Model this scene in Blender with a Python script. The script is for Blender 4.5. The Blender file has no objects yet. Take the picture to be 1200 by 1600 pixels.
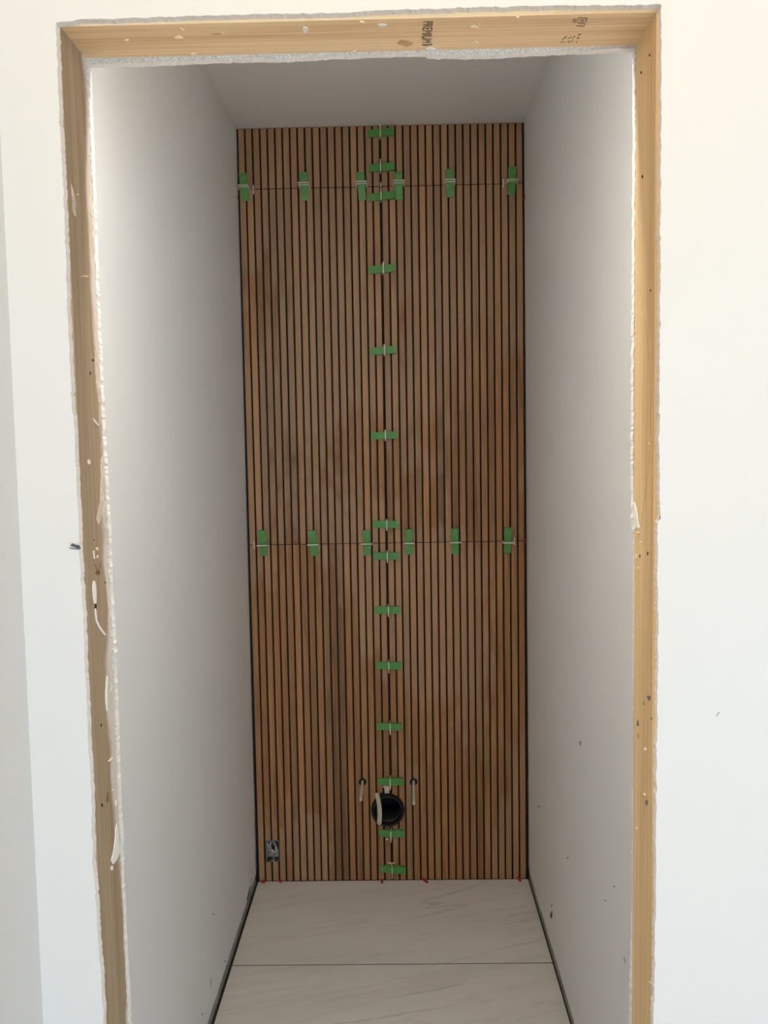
import bpy, bmesh, math, random
from mathutils import Vector, Matrix

# ------------------------------------------------------------------ camera
F_PX, YAW, PITCH, ROLL, CAM_Z = 1502.9, -0.0162, -0.0815, -0.0171, 1.58
scene = bpy.context.scene
fwd = Vector((math.sin(YAW)*math.cos(PITCH), math.cos(YAW)*math.cos(PITCH), math.sin(PITCH)))
_r = fwd.cross(Vector((0, 0, 1))).normalized(); _u = _r.cross(fwd)
c_r = math.cos(ROLL)*_r + math.sin(ROLL)*_u
c_u = -math.sin(ROLL)*_r + math.cos(ROLL)*_u
cam_d = bpy.data.cameras.new('camera'); cam = bpy.data.objects.new('camera', cam_d)
scene.collection.objects.link(cam)
cam_d.sensor_fit = 'VERTICAL'; cam_d.sensor_height = 24.0; cam_d.sensor_width = 18.0
cam_d.lens = F_PX/1600*24.0; cam_d.clip_start = 0.02; cam_d.clip_end = 60
m = Matrix((c_r, c_u, -fwd)).transposed().to_4x4(); m.translation = (0, 0, CAM_Z)
cam.matrix_world = m
scene.camera = cam

# ------------------------------------------------------------------ world, light, exposure
w = bpy.data.worlds.new('world'); scene.world = w; w.use_nodes = True
w.node_tree.nodes['Background'].inputs[0].default_value = (0.75, 0.86, 1, 1)
w.node_tree.nodes['Background'].inputs[1].default_value = 0.0
scene.view_settings.view_transform = 'Standard'; scene.view_settings.look = 'None'
scene.view_settings.gamma = 1.0; scene.view_settings.use_curve_mapping = False
scene.view_settings.exposure = 0.04

def area(name, loc, target, sx, sy, power, color, spread=180):
    d = bpy.data.lights.new(name, 'AREA'); d.shape = 'RECTANGLE'; d.size = sx; d.size_y = sy
    d.energy = power; d.color = color; d.spread = math.radians(spread)
    o = bpy.data.objects.new(name, d); scene.collection.objects.link(o)
    o.location = loc
    o.rotation_euler = (Vector(target)-Vector(loc)).to_track_quat('-Z', 'Y').to_euler()
    return o
# cool daylight through the hall's long rear window, low sun falling on the hall floor, the hall's warm
# lamp
area('window_daylight', (2.6, -4.9, 1.1), (2.6, 1, 1.1), 8.0, 1.9, 225, (0.60, 0.87, 1.10))
sd = bpy.data.lights.new('sun', 'SUN'); sd.energy = 20; sd.angle = math.radians(1.5); sd.color = (1, 0.95, 0.90)
sun = bpy.data.objects.new('sun', sd); scene.collection.objects.link(sun)
_e, _a = math.radians(30), math.radians(-8)
sun.rotation_euler = Vector((math.sin(_a)*math.cos(_e), math.cos(_a)*math.cos(_e), -math.sin(_e))).to_track_quat('-Z', 'Y').to_euler()
pd = bpy.data.lights.new('hall_lamp', 'POINT'); pd.energy = 15; pd.color = (1, 0.60, 0.15); pd.shadow_soft_size = 0.12
po = bpy.data.objects.new('hall_lamp', pd); scene.collection.objects.link(po); po.location = (0.1, 0.0, 2.42)
# added fill light brightening the alcove from above the opening, tilted down; its housing is made up
FILL_POS = (-0.13, 1.222, 2.33)
area('alcove_fill_light', FILL_POS, (-0.13, 1.42, 0.0), 0.36, 0.10, 10.5, (1, 0.92, 0.80))

# ------------------------------------------------------------------ helpers
random.seed(7)
COL = scene.collection
YB = 3.2958            # face of the slatted wall tiles
Z2, Z1, ZT = 1.2035, 2.4035, 2.6015   # horizontal tile joints and panel top
XC = -0.0460           # central vertical joint
YD = 1.0892            # front of the jamb lumber
YW = YD - 0.0127       # painted face of the hall wall
YDB = YD + 0.0889      # back of the jamb lumber
YI = YDB + 0.0127      # inner face of the wall inside the alcove
CEIL = 2.603

def unp(px, py, axis, val):
    d = c_r*((px-600)/F_PX) + c_u*((800-py)/F_PX) + fwd
    o = Vector((0, 0, CAM_Z))
    t = (val - o[axis])/d[axis]
    return o + d*t
def unp_wall(px, py, xl):            # on an alcove side wall (nearly vertical plane, X depends on z)
    x = xl(1.0)
    for _ in range(6):
        p = unp(px, py, 0, x); x = xl(p.z)
    return p

class MB:
    def __init__(s): s.v = []; s.f = []; s.m = []
    def vert(s, *p): s.v.append(tuple(p)); return len(s.v)-1
    def face(s, idx, mat=0): s.f.append(tuple(idx)); s.m.append(mat)
    def quad(s, a, b, c, d, mat=0):
        i = [s.vert(*p) for p in (a, b, c, d)]; s.face(i, mat)
    def box(s, x0, x1, y0, y1, z0, z1, mat=0, mtx=None, skip=''):
        P = [(x, y, z) for x in (x0, x1) for y in (y0, y1) for z in (z0, z1)]
        if mtx is not None: P = [tuple(mtx @ Vector(p)) for p in P]
        b = len(s.v); s.v += P
        for k, fc in (('l', (0, 1, 3, 2)), ('r', (4, 6, 7, 5)), ('f', (0, 4, 5, 1)), ('b', (2, 3, 7, 6)), ('d', (0, 2, 6, 4)), ('u', (1, 5, 7, 3))):
            if k not in skip: s.face([b+i for i in fc], mat)
    def prism(s, poly, origin, ax, ay, depth, mat=0):
        """closed prism: 2-D outline in axes ax, ay at origin, thickness vector depth"""
        o = Vector(origin); ax = Vector(ax); ay = Vector(ay); dp = Vector(depth)
        n = len(poly); b = len(s.v)
        for q in (Vector((0, 0, 0)), dp):
            for (u, v) in poly: s.v.append(tuple(o+ax*u+ay*v+q))
        s.face([b+i for i in range(n)], mat); s.face([b+n+i for i in reversed(range(n))], mat)
        for i in range(n):
            j = (i+1) % n; s.face([b+i, b+n+i, b+n+j, b+j], mat)
    def tube(s, path, r, n=8, closed=False, mat=0, caps=True):
        path = [Vector(p) for p in path]; N = len(path); rings = []
        up = Vector((0.13, 0.27, 0.95)).normalized()
        for i, p in enumerate(path):
            a = path[(i-1) % N] if (closed or i > 0) else p
            c = path[(i+1) % N] if (closed or i < N-1) else p
            t = (c-a).normalized()
            e1 = t.cross(up)
            if e1.length < 1e-3: e1 = t.cross(Vector((1, 0, 0)))
            e1.normalize(); e2 = t.cross(e1)
            rr = r[i] if isinstance(r, (list, tuple)) else r
            rings.append([s.vert(*(p+rr*(math.cos(2*math.pi*k/n)*e1+math.sin(2*math.pi*k/n)*e2))) for k in range(n)])
        for i in range(N if closed else N-1):
            A, B = rings[i], rings[(i+1) % N]
            for k in range(n): s.face((A[k], A[(k+1) % n], B[(k+1) % n], B[k]), mat)
        if caps and not closed:
            s.face(list(reversed(rings[0])), mat); s.face(rings[-1], mat)
    def lathe(s, prof, c, n=40, mat=0):
        """profile of (radius, y) turned about the Y axis through c=(x, z)"""
        rings = []
        for (r, y) in prof:
            rings.append([s.vert(c[0]+r*math.cos(2*math.pi*k/n), y, c[1]+r*math.sin(2*math.pi*k/n)) for k in range(n)])
        for A, B in zip(rings, rings[1:]):
            for k in range(n): s.face((A[k], A[(k+1) % n], B[(k+1) % n], B[k]), mat)
    def mesh(s, name, mats, smooth=False, recalc=True):
        me = bpy.data.meshes.new(name); me.from_pydata(s.v, [], s.f)
        for mt in (mats if isinstance(mats, (list, tuple)) else [mats]): me.materials.append(mt)
        for p, k in zip(me.polygons, s.m): p.material_index = k; p.use_smooth = smooth
        if recalc:
            bm = bmesh.new(); bm.from_mesh(me)
            bmesh.ops.remove_doubles(bm, verts=bm.verts, dist=1e-6)
            bmesh.ops.recalc_face_normals(bm, faces=bm.faces); bm.to_mesh(me); bm.free()
        me.update(); return me

def link(name, data, parent=None, loc=None):
    o = bpy.data.objects.new(name, data); COL.objects.link(o)
    if parent is not None: o.parent = parent
    if loc is not None: o.location = loc
    return o
def build(mb, name, mats, parent=None, loc=None, smooth=False, bevel=0):
    o = link(name, mb.mesh(name, mats, smooth), parent, loc)
    if bevel:
        b = o.modifiers.new('bevel', 'BEVEL'); b.width = bevel; b.segments = 2; b.limit_method = 'ANGLE'
    return o
def tag(o, label, cat, group=None):
    o['label'] = label; o['category'] = cat
    if group: o['group'] = group
    return o
def struct(o): o['kind'] = 'structure'; return o

# ------------------------------------------------------------------ materials
class Nodes:
    def __init__(s, name):
        s.mat = bpy.data.materials.new(name); s.mat.use_nodes = True
        s.t = s.mat.node_tree; s.b = s.t.nodes['Principled BSDF']
    def n(s, typ, **kw):
        nd = s.t.nodes.new(typ)
        for k, v in kw.items():
            if k.startswith('i_'): nd.inputs[k[2:].replace('_', ' ')].default_value = v
            else: setattr(nd, k, v)
        return nd
    def l(s, a, b): s.t.links.new(a, b)
    def pos(s, scale, obj_random=False):
        g = s.n('ShaderNodeNewGeometry'); mp = s.n('ShaderNodeMapping'); mp.inputs['Scale'].default_value = scale
        s.l(g.outputs['Position'], mp.inputs['Vector'])
        if obj_random:
            oi = s.n('ShaderNodeObjectInfo'); ml = s.n('ShaderNodeMath', operation='MULTIPLY'); ml.inputs[1].default_value = 37.0
            s.l(oi.outputs['Random'], ml.inputs[0]); cb = s.n('ShaderNodeCombineXYZ')
            for k in range(3): s.l(ml.outputs[0], cb.inputs[k])
            s.l(cb.outputs[0], mp.inputs['Location'])
        return mp.outputs['Vector']
    def noise(s, vec, scale=1, detail=4, rough=0.55, dist=0):
        nd = s.n('ShaderNodeTexNoise'); nd.inputs['Scale'].default_value = scale; nd.inputs['Detail'].default_value = detail
        nd.inputs['Roughness'].default_value = rough; nd.inputs['Distortion'].default_value = dist
        s.l(vec, nd.inputs['Vector']); return nd.outputs['Fac']
    def ramp(s, fac, stops):
        r = s.n('ShaderNodeValToRGB'); e = r.color_ramp.elements
        while len(e) < len(stops): e.new(0.5)
        for el, (p, c) in zip(e, stops): el.position = p; el.color = c if len(c) == 4 else (*c, 1)
        s.l(fac, r.inputs['Fac']); return r.outputs['Color']
    def mix(s, fac, a, b, mode='MIX'):
        mx = s.n('ShaderNodeMix', data_type='RGBA', blend_type=mode)
        for sock, v in ((mx.inputs[0], fac), (mx.inputs[6], a), (mx.inputs[7], b)):
            if hasattr(v, 'links'): s.l(v, sock)
            elif isinstance(v, (int, float)): sock.default_value = v
            else: sock.default_value = (*v, 1) if len(v) == 3 else v
        return mx.outputs[2]
    def bump(s, fac, strength, dist=0.002):
        b = s.n('ShaderNodeBump'); b.inputs['Strength'].default_value = strength; b.inputs['Distance'].default_value = dist
        s.l(fac, b.inputs['Height']); s.l(b.outputs[0], s.b.inputs['Normal'])
    def out(s, color, rough=0.6, spec=0.3, metal=0):
        if hasattr(color, 'links'): s.l(color, s.b.inputs['Base Color'])
        else: s.b.inputs['Base Color'].default_value = (*color, 1)
        if hasattr(rough, 'links'): s.l(rough, s.b.inputs['Roughness'])
        else: s.b.inputs['Roughness'].default_value = rough
        s.b.inputs['Specular IOR Level'].default_value = spec; s.b.inputs['Metallic'].default_value = metal
        return s.mat

def plain(name, c, rough=0.5, spec=0.4, var=0.12, scale=90, metal=0):
    N = Nodes(name); f = N.noise(N.pos((1, 1, 1)), scale, 3)
    lo = tuple(x*(1-var) for x in c); hi = tuple(min(1, x*(1+var)) for x in c)
    return N.out(N.ramp(f, [(0.3, lo), (0.7, hi)]), rough, spec, metal)

def paint(name, c):
    N = Nodes(name)
    big = N.noise(N.pos((1, 1, 1)), 1.6, 3); dirt = N.noise(N.pos((1, 1, .35)), 7, 6, .65)
    col = N.ramp(big, [(0.3, tuple(x*0.975 for x in c)), (0.7, c)])
    dm = N.ramp(dirt, [(0.66, (0, 0, 0)), (0.8, (1, 1, 1))])
    ml = N.n('ShaderNodeMath', operation='MULTIPLY'); ml.inputs[1].default_value = 0.12
    N.l(dm, ml.inputs[0])
    col = N.mix(ml.outputs[0], col, (0.55, 0.54, 0.53))
    N.bump(N.noise(N.pos((1, 1, 1)), 220, 3), 0.06, 0.001)
    return N.out(col, 0.75, 0.2)
M_HALL = paint('white_paint_toned_down', (0.75, 0.745, 0.735))  # same white as the alcove, darkened to hold back the bright hall side
M_ALC = paint('white_paint_lifted', (0.88, 0.88, 0.88))  # same white paint, lightened to make up for weak alcove light
M_CEIL = paint('ceiling_paint', (0.87, 0.865, 0.86))

M_HCEIL = paint('hall_ceiling_paint', (0.5, 0.5, 0.5))

def gypsum():
    N = Nodes('cut_gypsum'); f = N.noise(N.pos((1, 1, 1)), 160, 5, .7)
    N.bump(f, 0.35, 0.002)
    return N.out(N.ramp(f, [(0.25, (0.66, 0.62, 0.58)), (0.42, (0.84, 0.80, 0.76)), (0.75, (0.92, 0.89, 0.86))]), 0.95, 0.1)
M_GYP = gypsum()
M_PAPER = plain('torn_paper', (0.55, 0.53, 0.50), 0.9, 0.1, .3, 400)

def pine(name, along, light, mid, dark, grey=0.0, smear=None, seed=0):
    """lumber with grain along axis 'along'"""
    N = Nodes(name)
    sc = [22, 22, 22]; sc[along] = 1.3
    v = N.pos(sc)
    g1 = N.noise(v, 1.0, 6, .6, .9)
    sc2 = [140, 140, 140]; sc2[along] = 3.0
    g2 = N.noise(N.pos(sc2), 1.0, 4, .6, .2)
    sc3 = [16, 16, 16]; sc3[along] = 1.0
    wv = N.n('ShaderNodeTexWave', wave_type='BANDS', bands_direction='Y' if along != 1 else 'X', wave_profile='SAW')
    wv.inputs['Scale'].default_value = 2.6; wv.inputs['Distortion'].default_value = 5.0; wv.inputs['Detail'].default_value = 3
    wv.inputs['Detail Scale'].default_value = 0.6
    N.l(N.pos(sc3), wv.inputs['Vector'])
    col = N.ramp(g1, [(0.3, dark), (0.48, mid), (0.66, light)])
    col = N.mix(0.30, col, N.ramp(wv.outputs['Fac'], [(0.1, light), (0.75, mid), (1, dark)]))
    col = N.mix(0.35, col, N.ramp(g2, [(0.35, dark), (0.6, light)]))
    if grey: col = N.mix(grey, col, (0.36, 0.31, 0.26))
    if smear:   # dried plaster dragged along the edge nearest the alcove
        lo, hi, amt = smear
        g = N.n('ShaderNodeNewGeometry'); sp = N.n('ShaderNodeSeparateXYZ'); N.l(g.outputs['Position'], sp.inputs[0])
        mr = N.n('ShaderNodeMapRange'); mr.inputs['From Min'].default_value = lo; mr.inputs['From Max'].default_value = hi
        N.l(sp.outputs['Y'], mr.inputs['Value'])
        sn = N.noise(N.pos((9, 9, 4.5)), 1.0, 6, .65, .5)
        ad = N.n('ShaderNodeMath', operation='MULTIPLY'); N.l(mr.outputs[0], ad.inputs[0]); N.l(sn, ad.inputs[1])
        msk = N.ramp(ad.outputs[0], [(0.37, (0, 0, 0)), (0.47, (amt, amt, amt))])
        col = N.mix(msk, col, (0.72, 0.66, 0.60))
    N.bump(g2, 0.15, 0.002)
    return N.out(col, 0.7, 0.25)
M_HEAD = pine('header_pine', 0, (0.96, 0.74, 0.47), (0.90, 0.63, 0.36), (0.62, 0.37, 0.18))
M_JL = pine('aged_jamb_pine', 2, (0.46, 0.345, 0.22), (0.37, 0.265, 0.16), (0.24, 0.155, 0.085), 0.15, (YD+.02, YDB, .8))
M_JR = pine('jamb_pine', 2, (0.82, 0.60, 0.34), (0.74, 0.51, 0.26), (0.54, 0.34, 0.15), 0.03)

def slat_mat():
    N = Nodes('wood_print_slat')
    oi = N.n('ShaderNodeObjectInfo')
    g1 = N.noise(N.pos((45, 45, 2.2), True), 1.0, 6, .62, .7)
    g2 = N.noise(N.pos((260, 260, 7), True), 1.0, 3, .6)
    c = N.mix(1.0, oi.outputs['Color'], N.ramp(g1, [(0.25, (0.62, 0.60, 0.58)), (0.5, (1, 1, 1)), (0.75, (1.25, 1.2, 1.15))]), 'MULTIPLY')
    c = N.mix(0.5, c, N.mix(1.0, c, N.ramp(g2, [(0.3, (0.6, 0.6, 0.6)), (0.65, (1.2, 1.2, 1.2))]), 'MULTIPLY'))
    # dried grout haze in broad wiped patches, thickened upward to brighten the dim upper slats
    jo = N.n('ShaderNodeMath', operation='MULTIPLY'); jo.inputs[1].default_value = 0.22; N.l(oi.outputs['Random'], jo.inputs[0])
    jv = N.n('ShaderNodeCombineXYZ'); N.l(jo.outputs[0], jv.inputs['Z'])
    ja = N.n('ShaderNodeVectorMath', operation='ADD'); N.l(N.pos((2.4, 1, 1.5)), ja.inputs[0]); N.l(jv.outputs[0], ja.inputs[1])
    hz = N.noise(ja.outputs[0], 1.0, 4, .5, .6)
    gz = N.n('ShaderNodeNewGeometry'); sz = N.n('ShaderNodeSeparateXYZ'); N.l(gz.outputs['Position'], sz.inputs[0])
    up = N.n('ShaderNodeMapRange'); up.inputs['From Min'].default_value = 1.5; up.inputs['From Max'].default_value = 2.3; up.inputs['To Max'].default_value = 0.16
    N.l(sz.outputs['Z'], up.inputs['Value']); sm = N.n('ShaderNodeMath', operation='ADD'); N.l(hz, sm.inputs[0]); N.l(up.outputs[0], sm.inputs[1])
    hm = N.ramp(sm.outputs[0], [(0.50, (0, 0, 0)), (0.555, (.30, .30, .30))])
    c = N.mix(hm, c, (0.52, 0.36, 0.235))
    N.bump(g2, 0.12, 0.001)
    return N.out(c, 0.55, 0.35)
M_SLAT = slat_mat()
M_GROOVE = plain('dark_tile_groove', (0.020, 0.013, 0.009), 0.7, 0.2, .35, 30)
M_MORTAR = plain('dark_tile_mortar', (0.035, 0.032, 0.03), 0.9, 0.1, .3)
M_DARK = plain('dark_cavity', (0.02, 0.02, 0.02), 0.9, 0.1)

def wedge_mat(name, c):
    N = Nodes(name); d = N.noise(N.pos((1, 1, 1)), 55, 5, .7)
    col = N.mix(N.ramp(d, [(0.60, (0, 0, 0)), (0.72, (.5, .5, .5))]), c, (0.42, 0.52, 0.36))
    return N.out(col, 0.42, 0.45)
M_GREEN = wedge_mat('green_plastic', (0.085, 0.30, 0.062))
M_CLIP = plain('white_clip_plastic', (0.66, 0.64, 0.55), 0.4, 0.4, .1)
M_CLIP.node_tree.nodes['Principled BSDF'].inputs['Subsurface Weight'].default_value = 0.0
M_RED = plain('red_plastic', (0.42, 0.025, 0.02), 0.45, 0.4)
M_BLACK = plain('black_pipe_plastic', (0.010, 0.010, 0.011), 0.5, 0.35)
M_RUBBER = plain('black_rubber', (0.010, 0.010, 0.010), 0.75, 0.3)
M_CREAM = plain('cream_strap_plastic', (0.52, 0.48, 0.36), 0.5, 0.35)
M_SLEEVE = plain('pale_rod_sleeve', (0.72, 0.69, 0.64), 0.25, 0.6)
M_STEEL = plain('galvanised_steel', (0.22, 0.225, 0.23), 0.45, 0.5, .4, 120, 0.6)
M_WIRE = plain('pale_wire', (0.66, 0.65, 0.62), 0.5, 0.4)
M_BARE = plain('bare_wire', (0.55, 0.5, 0.45), 0.35, 0.5, .2, 60, 0.7)
M_NUT = plain('wire_sheath_grey', (0.36, 0.36, 0.36), 0.6, 0.3, .3)
M_INK = plain('stamp_ink', (0.16, 0.115, 0.085), 0.8, 0.1, .35, 300)
M_HOLE = plain('nail_hole', (0.05, 0.035, 0.025), 0.9, 0.1)
M_GREY_SPOT = plain('grey_dent', (0.20, 0.185, 0.155), 0.9, 0.1)
M_PLASTER = plain('plaster', (0.82, 0.80, 0.77), 0.9, 0.1, .06, 200)
M_SPLINT = plain('pale_splinter', (0.88, 0.72, 0.50), 0.8, 0.2)
M_KNOT = plain('dark_knot', (0.20, 0.11, 0.06), 0.7, 0.2, .4, 300)
M_FILM = plain('thin_plaster_film', (0.62, 0.54, 0.45), 0.9, 0.1, .2, 120)
M_CRACK = plain('grain_line', (0.58, 0.37, 0.18), 0.8, 0.1, .2, 60)
M_SCUFF = plain('dark_scuff', (0.12, 0.115, 0.11), 0.9, 0.1, .5, 400)
M_PLATE = None
def plate():
    N = Nodes('dusty_bottom_plate'); f = N.noise(N.pos((1, .6, 1)), 40, 5, .7)
    return N.out(N.ramp(f, [(0.3, (0.24, 0.245, 0.225)), (0.5, (0.40, 0.405, 0.375)), (0.8, (0.55, 0.55, 0.51))]), 0.9, 0.1)
M_PLATE = plate()

def floor_mat():
    N = Nodes('veined_porcelain')
    def vein(sc, rot, seed, wid, amt):
        g = N.n('ShaderNodeNewGeometry'); mp = N.n('ShaderNodeMapping'); mp.inputs['Scale'].default_value = sc
        mp.inputs['Location'].default_value = (seed, seed*.7, 0)
        rt = N.n('ShaderNodeMapping'); rt.inputs['Rotation'].default_value = (0, 0, rot)
        N.l(g.outputs['Position'], rt.inputs['Vector']); N.l(rt.outputs[0], mp.inputs['Vector'])
        f = N.noise(mp.outputs[0], 1.0, 6, .55, .4)
        sb = N.n('ShaderNodeMath', operation='SUBTRACT'); sb.inputs[1].default_value = 0.5; N.l(f, sb.inputs[0])
        ab = N.n('ShaderNodeMath', operation='ABSOLUTE'); N.l(sb.outputs[0], ab.inputs[0])
        return N.ramp(ab.outputs[0], [(0.0, (amt, amt, amt)), (wid, (0, 0, 0))])
    cloud = N.noise(N.pos((1.2, 5, 1)), 1.4, 5, .6, .4)
    c = N.ramp(cloud, [(0.25, (0.70, 0.675, 0.645)), (0.7, (0.78, 0.76, 0.735))])
    # a second, finer mask breaks the veins up
    brk = N.noise(N.pos((3, 3, 1)), 1.0, 3)
    bm_ = N.ramp(brk, [(0.38, (0, 0, 0)), (0.55, (1, 1, 1))])
    v1 = N.mix(1.0, vein((0.55, 3.9, 1), -0.34, 3.1, 0.012, .40), bm_, 'MULTIPLY')
    c = N.mix(v1, c, (0.36, 0.33, 0.30))
    c = N.mix(vein((1.1, 9.5, 1), -0.30, 8.7, 0.03, .20), c, (0.46, 0.43, 0.40))
    N.bump(N.noise(N.pos((6, 40, 1)), 1, 4), 0.04, 0.001)
    return N.out(c, 0.38, 0.35)
M_FLOOR = floor_mat()
M_SUB = plain('dark_subfloor', (0.05, 0.048, 0.045), 0.95, 0.1, .4)
M_HFLOOR = plain('hall_floor_oak', (0.58, 0.52, 0.45), 0.5, 0.3, .15, 12)

# ------------------------------------------------------------------ the setting: alcove
def wall_l(z): return -0.5315 + 0.0065*z/2.6       # the left alcove wall leans by a few millimetres
def wall_r(z): return 0.4390 - 0.0050*z/2.6
def jitter(n, amp, seed, smooth=0.45):
    rnd = random.Random(seed); out = []; cur = 0
    for _ in range(n):
        cur = cur*smooth + rnd.uniform(-amp, amp); out.append(cur + (rnd.uniform(-1, 1)*amp*1.6 if rnd.random() < .08 else 0))
    return out

def side_wall(name, fx, sgn, seed):
    mb = MB(); y0, y1 = YDB, YB+0.03
    n = 150; jz = jitter(n+1, 0.0016, seed, .8)
    ys = [y0+(y1-y0)*i/n for i in range(n+1)]
    T = 0.0127*sgn
    for i in range(n):
        za, zb = 0.026+jz[i], 0.026+jz[i+1]
        a = (fx(za), ys[i], za); b = (fx(zb), ys[i+1], zb); c = (fx(CEIL), ys[i+1], CEIL+.01); d = (fx(CEIL), ys[i], CEIL+.01)
        mb.quad(a, b, c, d, 0)
        mb.quad(a, (a[0]+T, a[1], a[2]), (b[0]+T, b[1], b[2]), b, 1)
    return struct(build(mb, name, [M_ALC, M_GYP]))
WL = side_wall('wall_left', wall_l, -1, 3)
WR = side_wall('wall_right', wall_r, 1, 4)
mb = MB(); mb.box(wall_l(0)-0.07, wall_l(0)-0.0015, YDB, YB+.03, -0.03, 0.05)
struct(build(mb, 'trim_1', M_PLATE))
mb = MB(); mb.box(wall_r(0)+0.0015, wall_r(0)+0.07, YDB, YB+.03, -0.03, 0.05)
struct(build(mb, 'trim_2', M_PLATE))
mb = MB(); mb.box(-0.75, 0.65, YDB, YB+.25, CEIL, CEIL+.02); CE = struct(build(mb, 'ceiling', M_CEIL))

# floor: sub-floor with three large veined tiles
mb = MB(); mb.box(-0.75, 0.65, YW, YB+.25, -0.05, -0.011); FL = struct(build(mb, 'floor', M_SUB))
YG = 2.7535
for (ya, yb) in ((YG+.002, YB-.002), (YG-.6, YG-.002), (YG-1.201, YG-.604), (YW+.02, YG-1.205)):
    mb = MB(); mb.box(-0.5225, 0.4345, ya, yb, -0.0109, 0.0)
    build(mb, 'floor_tile', M_FLOOR, FL, bevel=0.0008)

for yj in (YG, YG-.602, YG-1.203):
    mb = MB(); mb.box(-0.5225, 0.4345, yj-.0021, yj+.0021, -0.0109, -0.0006); build(mb, 'grout_joint', M_SUB, FL)

# ------------------------------------------------------------------ back wall with slatted wood-look tiles
def circ(px, py, rad, y=YB):
    p = unp(px, py, 1, y); return ('c', p.x, p.z, rad)
PIPE = unp(606, 1265.5, 1, YB); ROD_A = unp(566.5, 1222, 1, YB); ROD_B = unp(646.3, 1222, 1, YB)
BOX_A = unp(415, 1313.5, 1, YB); BOX_B = unp(436.5, 1347, 1, YB)
HOLES = [('c', PIPE.x, PIPE.z, 0.0595), ('c', ROD_A.x, ROD_A.z, 0.0135), ('c', ROD_B.x, ROD_B.z, 0.0135),
         ('r', BOX_A.x, BOX_B.x, BOX_B.z, BOX_A.z)]
def gap(h, x):
    if h[0] == 'c':
        d = h[3]**2-(x-h[1])**2
        if d <= 0: return (h[2], h[2])
        return (h[2]-math.sqrt(d), h[2]+math.sqrt(d))
    if h[1] <= x <= h[2]: return (h[3], h[4])
    mz = (h[3]+h[4])/2; return (mz, mz)
def strip(x0, x1, z0, z1, yf, yb, ox, oz, chamfer=0.0):
    """upright slab with its holes really cut; world x,z; vertices relative to (ox, YB, oz)"""
    mb = MB()
    hs = []
    for h in HOLES:
        lo, hi = (h[1]-h[3], h[1]+h[3]) if h[0] == 'c' else (h[1], h[2])
        zl, zh = (h[2]-h[3], h[2]+h[3]) if h[0] == 'c' else (h[3], h[4])
        if hi > x0 and lo < x1 and zh > z0 and zl < z1: hs.append(h)
    xs = {x0, x1}
    if chamfer: xs |= {x0+chamfer, x1-chamfer}
    for h in hs:
        if h[0] == 'c':
            n = 20
            for i in range(n+1):
                x = h[1]-h[3]*math.cos(math.pi*i/n)
                if x0 < x < x1: xs.add(x)
        else:
            for x in (h[1]-1e-5, h[1], h[2], h[2]+1e-5):
                if x0 < x < x1: xs.add(x)
    xs = sorted(xs)
    yy = lambda x: yf + (chamfer if chamfer and (x == x0 or x == x1) else 0)
    hs.sort(key=lambda h: h[2] if h[0] == 'c' else h[3])
    def spans(x, act):
        e = [z0]
        for h in act: e += list(gap(h, x))
        e.append(z1); return [(e[2*i], e[2*i+1]) for i in range(len(e)//2)]
    P = lambda x, y, z: (x-ox, y-YB, z-oz)
    for a, b in zip(xs, xs[1:]):
        mid = (a+b)/2
        act = [h for h in hs if gap(h, mid)[1] - gap(h, mid)[0] > 1e-9]
        for (la, ha), (lb, hb) in zip(spans(a, act), spans(b, act)):
            mb.quad(P(a, yy(a), la), P(b, yy(b), lb), P(b, yy(b), hb), P(a, yy(a), ha))
            mb.quad(P(a, yy(a), la), P(a, yb, la), P(b, yb, lb), P(b, yy(b), lb))
            mb.quad(P(a, yy(a), ha), P(b, yy(b), hb), P(b, yb, hb), P(a, yb, ha))
    for x in (x0, x1):
        act = [h for h in hs if gap(h, x)[1] - gap(h, x)[0] > 1e-9]
        for (l, h) in spans(x, act):
            mb.quad(P(x, yy(x), l), P(x, yb, l), P(x, yb, h), P(x, yy(x), h))
    return mb, bool(hs)

# shell behind the tiles, with a dark service cavity low down
mb = MB(); xa, xb, za, zb = -0.56, 0.46, 0.03, 0.36
yq = YB+0.014
mb.box(xa-.1, xb+.1, yq, yq+.02, zb, CEIL+.02); mb.box(xa-.1, xb+.1, yq, yq+.02, -.03, za)
mb.box(xa-.1, xa, yq, yq+.02, za, zb); mb.box(xb, xb+.1, yq, yq+.02, za, zb)
mb.box(xa-.1, xb+.1, yq+.16, yq+.18, -.03, CEIL, 1)
mb.box(xa, xb, yq+.02, yq+.16, zb, zb+.01, 1); mb.box(xa, xb, yq+.02, yq+.16, za-.01, za, 1)
mb.box(xa-.01, xa, yq+.02, yq+.16, za, zb, 1); mb.box(xb, xb+.01, yq+.02, yq+.16, za, zb, 1)
WB = struct(build(mb, 'wall_back', [M_MORTAR, M_DARK]))

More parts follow.
